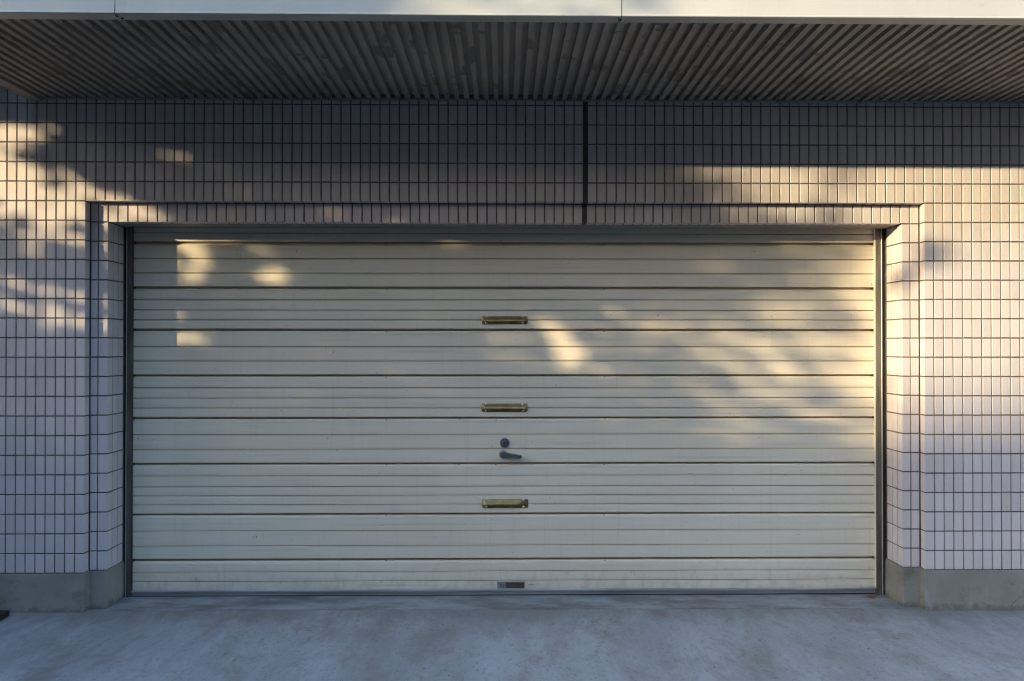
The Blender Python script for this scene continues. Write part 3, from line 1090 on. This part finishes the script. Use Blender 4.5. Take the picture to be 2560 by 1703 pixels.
def street_tree(base, label, dist, spread, X_lo, X_hi, Z_lo, Z_hi, xa, xb, lsize, c, rad, trunk_h, near=0.0):
    """leaves stand where the crown keeps the sun off the wall; dist is metres back along the sun rays"""
    tree = thing('street_tree', label, 'tree', base, 'trees along the road')
    leaf_a = 0.0016 * (lsize / 0.047) ** 2
    area = (X_hi - X_lo) * (Z_hi - Z_lo) * 0.52
    tau_max = 8.0
    ncand = int(area * tau_max / leaf_a)
    X = rng.uniform(X_lo, X_hi, ncand)
    Z = rng.uniform(Z_lo, Z_hi, ncand)
    T = transmission(X, Z)
    tau = np.minimum(-np.log(np.maximum(T, 0.0004)), tau_max)
    tau = np.where(T > 0.95, 0, tau)
    # share of the shade that this tree gives
    tau = tau * (sstep(xa[0], xa[1], X) if xa else 1.0) * (1 - sstep(xb[0], xb[1], X) if xb else 1.0)
    rim = 1 - sstep(0.78, 1.0, np.sqrt(((X - c[0]) / rad[0]) ** 2 + ((Z - c[1]) / rad[1]) ** 2))
    inner = (X > -2.95) & (X < 2.4) & (Z > 0.55) & (Z < 2.62)
    rim = np.where(inner, 1.0, rim * 0.8)
    keep = rng.uniform(0, 1, ncand) < tau / tau_max * rim
    X, Z = X[keep], Z[keep]
    n_ = len(X)
    tt = dist + rng.normal(0, spread, n_).clip(-2.2 * spread, 2.2 * spread)
    tt = tt - near * (1 - sstep(-1.9, -0.9, X))
    P0 = np.stack([X, np.zeros(n_), Z], 1) - SUN[None, :] * tt[:, None]
    ld = rng.normal(0, 1, (n_, 3))
    ld /= np.linalg.norm(ld, axis=1)[:, None]
    nn = rng.normal(0, 1, (n_, 3))
    wd = np.cross(ld, nn)
    wd /= np.linalg.norm(wd, axis=1)[:, None]
    ll = rng.uniform(0.8, 1.2, n_)[:, None] * lsize
    ww = ll * rng.uniform(0.50, 0.68, n_)[:, None]
    tip, tail = P0 + ld * ll, P0 - ld * ll
    mid = P0 + ld * ll * 0.1
    V = np.stack([tail, mid - wd * ww, tip, mid + wd * ww], 1).reshape(-1, 3)
    me = bpy.data.meshes.new('crown')
    me.vertices.add(len(V))
    me.vertices.foreach_set('co', V.ravel().astype(np.float32))
    me.loops.add(n_ * 4)
    me.loops.foreach_set('vertex_index', np.arange(n_ * 4, dtype=np.int32))
    me.polygons.add(n_)
    me.polygons.foreach_set('loop_start', (np.arange(n_) * 4).astype(np.int32))
    me.polygons.foreach_set('loop_total', np.full(n_, 4, np.int32))
    me.update(calc_edges=True)
    me.materials.append(LEAF)
    ob = bpy.data.objects.new('crown', me)
    COL.objects.link(ob)
    ob.parent = tree
    ob.location = -Vector(tree.location)
    bx, by, _ = base
    tk = MB()
    q = trunk_h
    tk.tube([(bx, by, -0.1), (bx + .02, by - .02, q * .22), (bx - .05, by + .04, q * .52), (bx + .05, by, q * .78), (bx + .1, by + .05, q)], [.15, .12, .105, .09, .06], 12)
    for k in range(5):
        a = k * 1.256 + 0.4
        b0 = Vector((bx + .02, by + .01, q * .6 + 0.1 * k))
        tk.tube([b0, b0 + Vector((math.cos(a) * .3, math.sin(a) * .3, .25)), b0 + Vector((math.cos(a) * .7, math.sin(a) * .6, .5))], [.045, .03, .012], 7)
    tk.build('trunk', BARK, tree, smooth=True)


street_tree((-6.9, -4.3, 0), 'dense low broadleaf tree close to the garage, shading the middle of its front', 7.9, 0.6, -4.6, 1.3, 0.45, 5.4, None, (0.25, 0.65), 0.047, (-1.2, 2.7), (3.8, 2.7), 2.3, 0.7)
street_tree((-9.2, -6.6, 0), 'taller open broadleaf tree further down the road', 11.5, 0.8, -0.2, 4.2, 0.6, 4.6, (0.25, 0.65), None, 0.050, (1.2, 2.3), (2.6, 2.2), 2.9)


# ------------------------------------------------------------------ unseen houses around the road, most added to block low sky
def house(name, x0, x1, y0, y1, h, label, wins):
    e_ = thing(name, label, 'house', ((x0 + x1) / 2, (y0 + y1) / 2, 0))
    w_ = MB()
    w_.box(x0, x1, y0, y1, -0.1, h - 0.25)
    w_.build('wall', HOUSEW, e_)
    r_ = MB()
    r_.box(x0 - 0.25, x1 + 0.25, y0 - 0.25, y1 + 0.25, h - 0.25, h, 0, 0.02)
    r_.build('roof', HOUSER, e_)
    for (wx, wz, ww_, wh) in wins:
        f_ = MB()
        f_.box(wx - ww_ / 2, wx + ww_ / 2, y1 + 0.002, y1 + 0.06, wz - wh / 2, wz + wh / 2, 0, 0.004)
        fo_ = f_.build('window', RAILEDGE, e_)
        for s in (-1, 1):
            p_ = MB()
            p_.box(wx + (-ww_ / 2 + 0.05 if s < 0 else 0.02), wx + (-0.02 if s < 0 else ww_ / 2 - 0.05), y1 + 0.061, y1 + 0.066, wz - wh / 2 + 0.05, wz + wh / 2 - 0.05)
            p_.build('pane', GLASS, fo_)


house('apartment_block', -61.0, -13.0, -44, -30, 12.35, 'long dark clad apartment block with a flat roof behind the houses', [(x_, z_, 1.8, 1.3) for x_ in range(-58, -14, 6) for z_ in (1.6, 4.4, 7.2, 10.0)])
house('apartment_block', -125.0, -63.0, -44, -30, 12.35, 'second long apartment block, unseen, added farther down the road to block low sky', [(x_, z_, 1.8, 1.3) for x_ in range(-120, -64, 8) for z_ in (1.6, 4.4, 7.2, 10.0)])  # unseen block, added to cover the low sky glow
house('sky_block_house', -47.0, -35.0, -27, 1.0, 8.3, 'unseen tall narrow dark clad house, added to block low sky at one end of the road', [(x_, z_, 1.7, 1.1) for x_ in (-44, -38) for z_ in (1.6, 4.4)])  # unseen, added to stop low sky light reaching under the canopy
house('sky_block_house', 31.5, 43.0, -10.5, 1.0, 8.0, 'unseen dark clad house, added to block low sky at the other end of the road', [(x_, z_, 1.7, 1.1) for x_ in (34, 40) for z_ in (1.6, 4.4)])  # unseen, added to shut off low sky at this end too
house('sky_block_house', -31.0, -12.6, -17, -11.2, 4.3, 'unseen single storey dark clad house with a flat roof, added beyond the trees to block low sky', [(x_, 1.5, 1.7, 1.1) for x_ in (-28, -22, -16)])  # unseen, added against low sky, kept below the sun rays
house('sky_block_house', -11.5, 2.0, -21, -11.2, 9.4, 'unseen three storey dark timber clad house facing the garage, added across the road to block low sky', [(x_, z_, 1.7, 1.1) for x_ in (-9.5, -5.5, -1.5) for z_ in (1.5, 4.3, 7.1)])  # unseen, added and made tall to darken the wall under the canopy
house('sky_block_house', 3.0, 30.0, -21, -11.6, 8.9, 'unseen long dark clad building beside the timber house, added across the road to block low sky', [(x_, z_, 1.7, 1.1) for x_ in (6.5, 10.5, 14.5, 19, 24) for z_ in (1.6, 4.2, 6.8)])  # unseen, added and made tall to keep low sky off the wall

bw = MB()  # unseen wall, added to block sky light and darken the near ground
for k in range(6):
    for q_ in range(6):
        y0 = -2.75 + 0.4 * q_ + (0.2 if k % 2 else 0)
        bw.box(-3.75, -3.60, y0 + 0.003, y0 + 0.397, 0.2 * k + (0.003 if k else -0.1), 0.2 * k + 0.197, 0, 0.004)
bw.box(-3.735, -3.615, -2.55, -0.16, -0.1, 1.18)
bw.box(-3.78, -3.57, -2.76, -0.14, 1.20, 1.26, 0, 0.008)
bwo = bw.build('sky_block_wall', simple('dark_block', (0.10, 0.098, 0.095), 0.9, 0, 0.25, 10, 0.5))
tag(bwo, 'unseen dark grey concrete block wall, added beside the ramp to block sky light', 'wall')

# ------------------------------------------------------------------ light
w = bpy.data.worlds.new('World')
S.world = w
w.use_nodes = True
nt = w.node_tree
sky = nt.nodes.new('ShaderNodeTexSky')
sky.sky_type = 'NISHITA'
sky.sun_disc = False
to_sun = Vector(-SUN)
el = math.asin(to_sun.z)
sky.sun_elevation = el
sky.sun_rotation = math.atan2(to_sun.x, to_sun.y) % (2 * math.pi)
sky.air_density = 1.0
sky.dust_density = 1.0
sky.ozone_density = 1.2
nt.links.new(sky.outputs[0], nt.nodes['Background'].inputs[0])
nt.nodes['Background'].inputs[1].default_value = 0.15
sl = bpy.data.lights.new('sun', 'SUN')
sl.energy = 2.0
sl.angle = math.radians(0.53)
sl.color = (0.525, 0.415, 0.238)
so_ = bpy.data.objects.new('sun', sl)
COL.objects.link(so_)
so_.rotation_euler = Vector(SUN).to_track_quat('-Z', 'Y').to_euler()
so_.location = (-8, -5, 6)

# ------------------------------------------------------------------ camera
yaw, pitch, roll = 0.0121614, 0.0065668, 0.0002251
fwd = Vector((math.sin(yaw) * math.cos(pitch), math.cos(yaw) * math.cos(pitch), math.sin(pitch)))
right = Vector((math.cos(yaw), -math.sin(yaw), 0))
upv = right.cross(fwd)
r2 = right * math.cos(roll) + upv * math.sin(roll)
u2 = -right * math.sin(roll) + upv * math.cos(roll)
cd = bpy.data.cameras.new('camera')
cd.sensor_width = 36
cd.lens = 1707.0 / 2560 * 36
cd.clip_end = 2000
cd.clip_start = 0.05
co = bpy.data.objects.new('camera', cd)
COL.objects.link(co)
M = Matrix((( r2.x, u2.x, -fwd.x, CAM[0]), (r2.y, u2.y, -fwd.y, CAM[1]), (r2.z, u2.z, -fwd.z, CAM[2]), (0, 0, 0, 1)))
co.matrix_world = M
S.camera = co

S.view_settings.view_transform = 'Standard'
S.view_settings.look = 'None'
S.view_settings.exposure = 2.78
S.view_settings.gamma = 1
S.render.engine = 'CYCLES'
S.cycles.use_denoising = True
S.cycles.filter_width = 1.15
S.cycles.max_bounces = 8
S.cycles.diffuse_bounces = 5
S.cycles.caustics_reflective = False
S.cycles.caustics_refractive = False
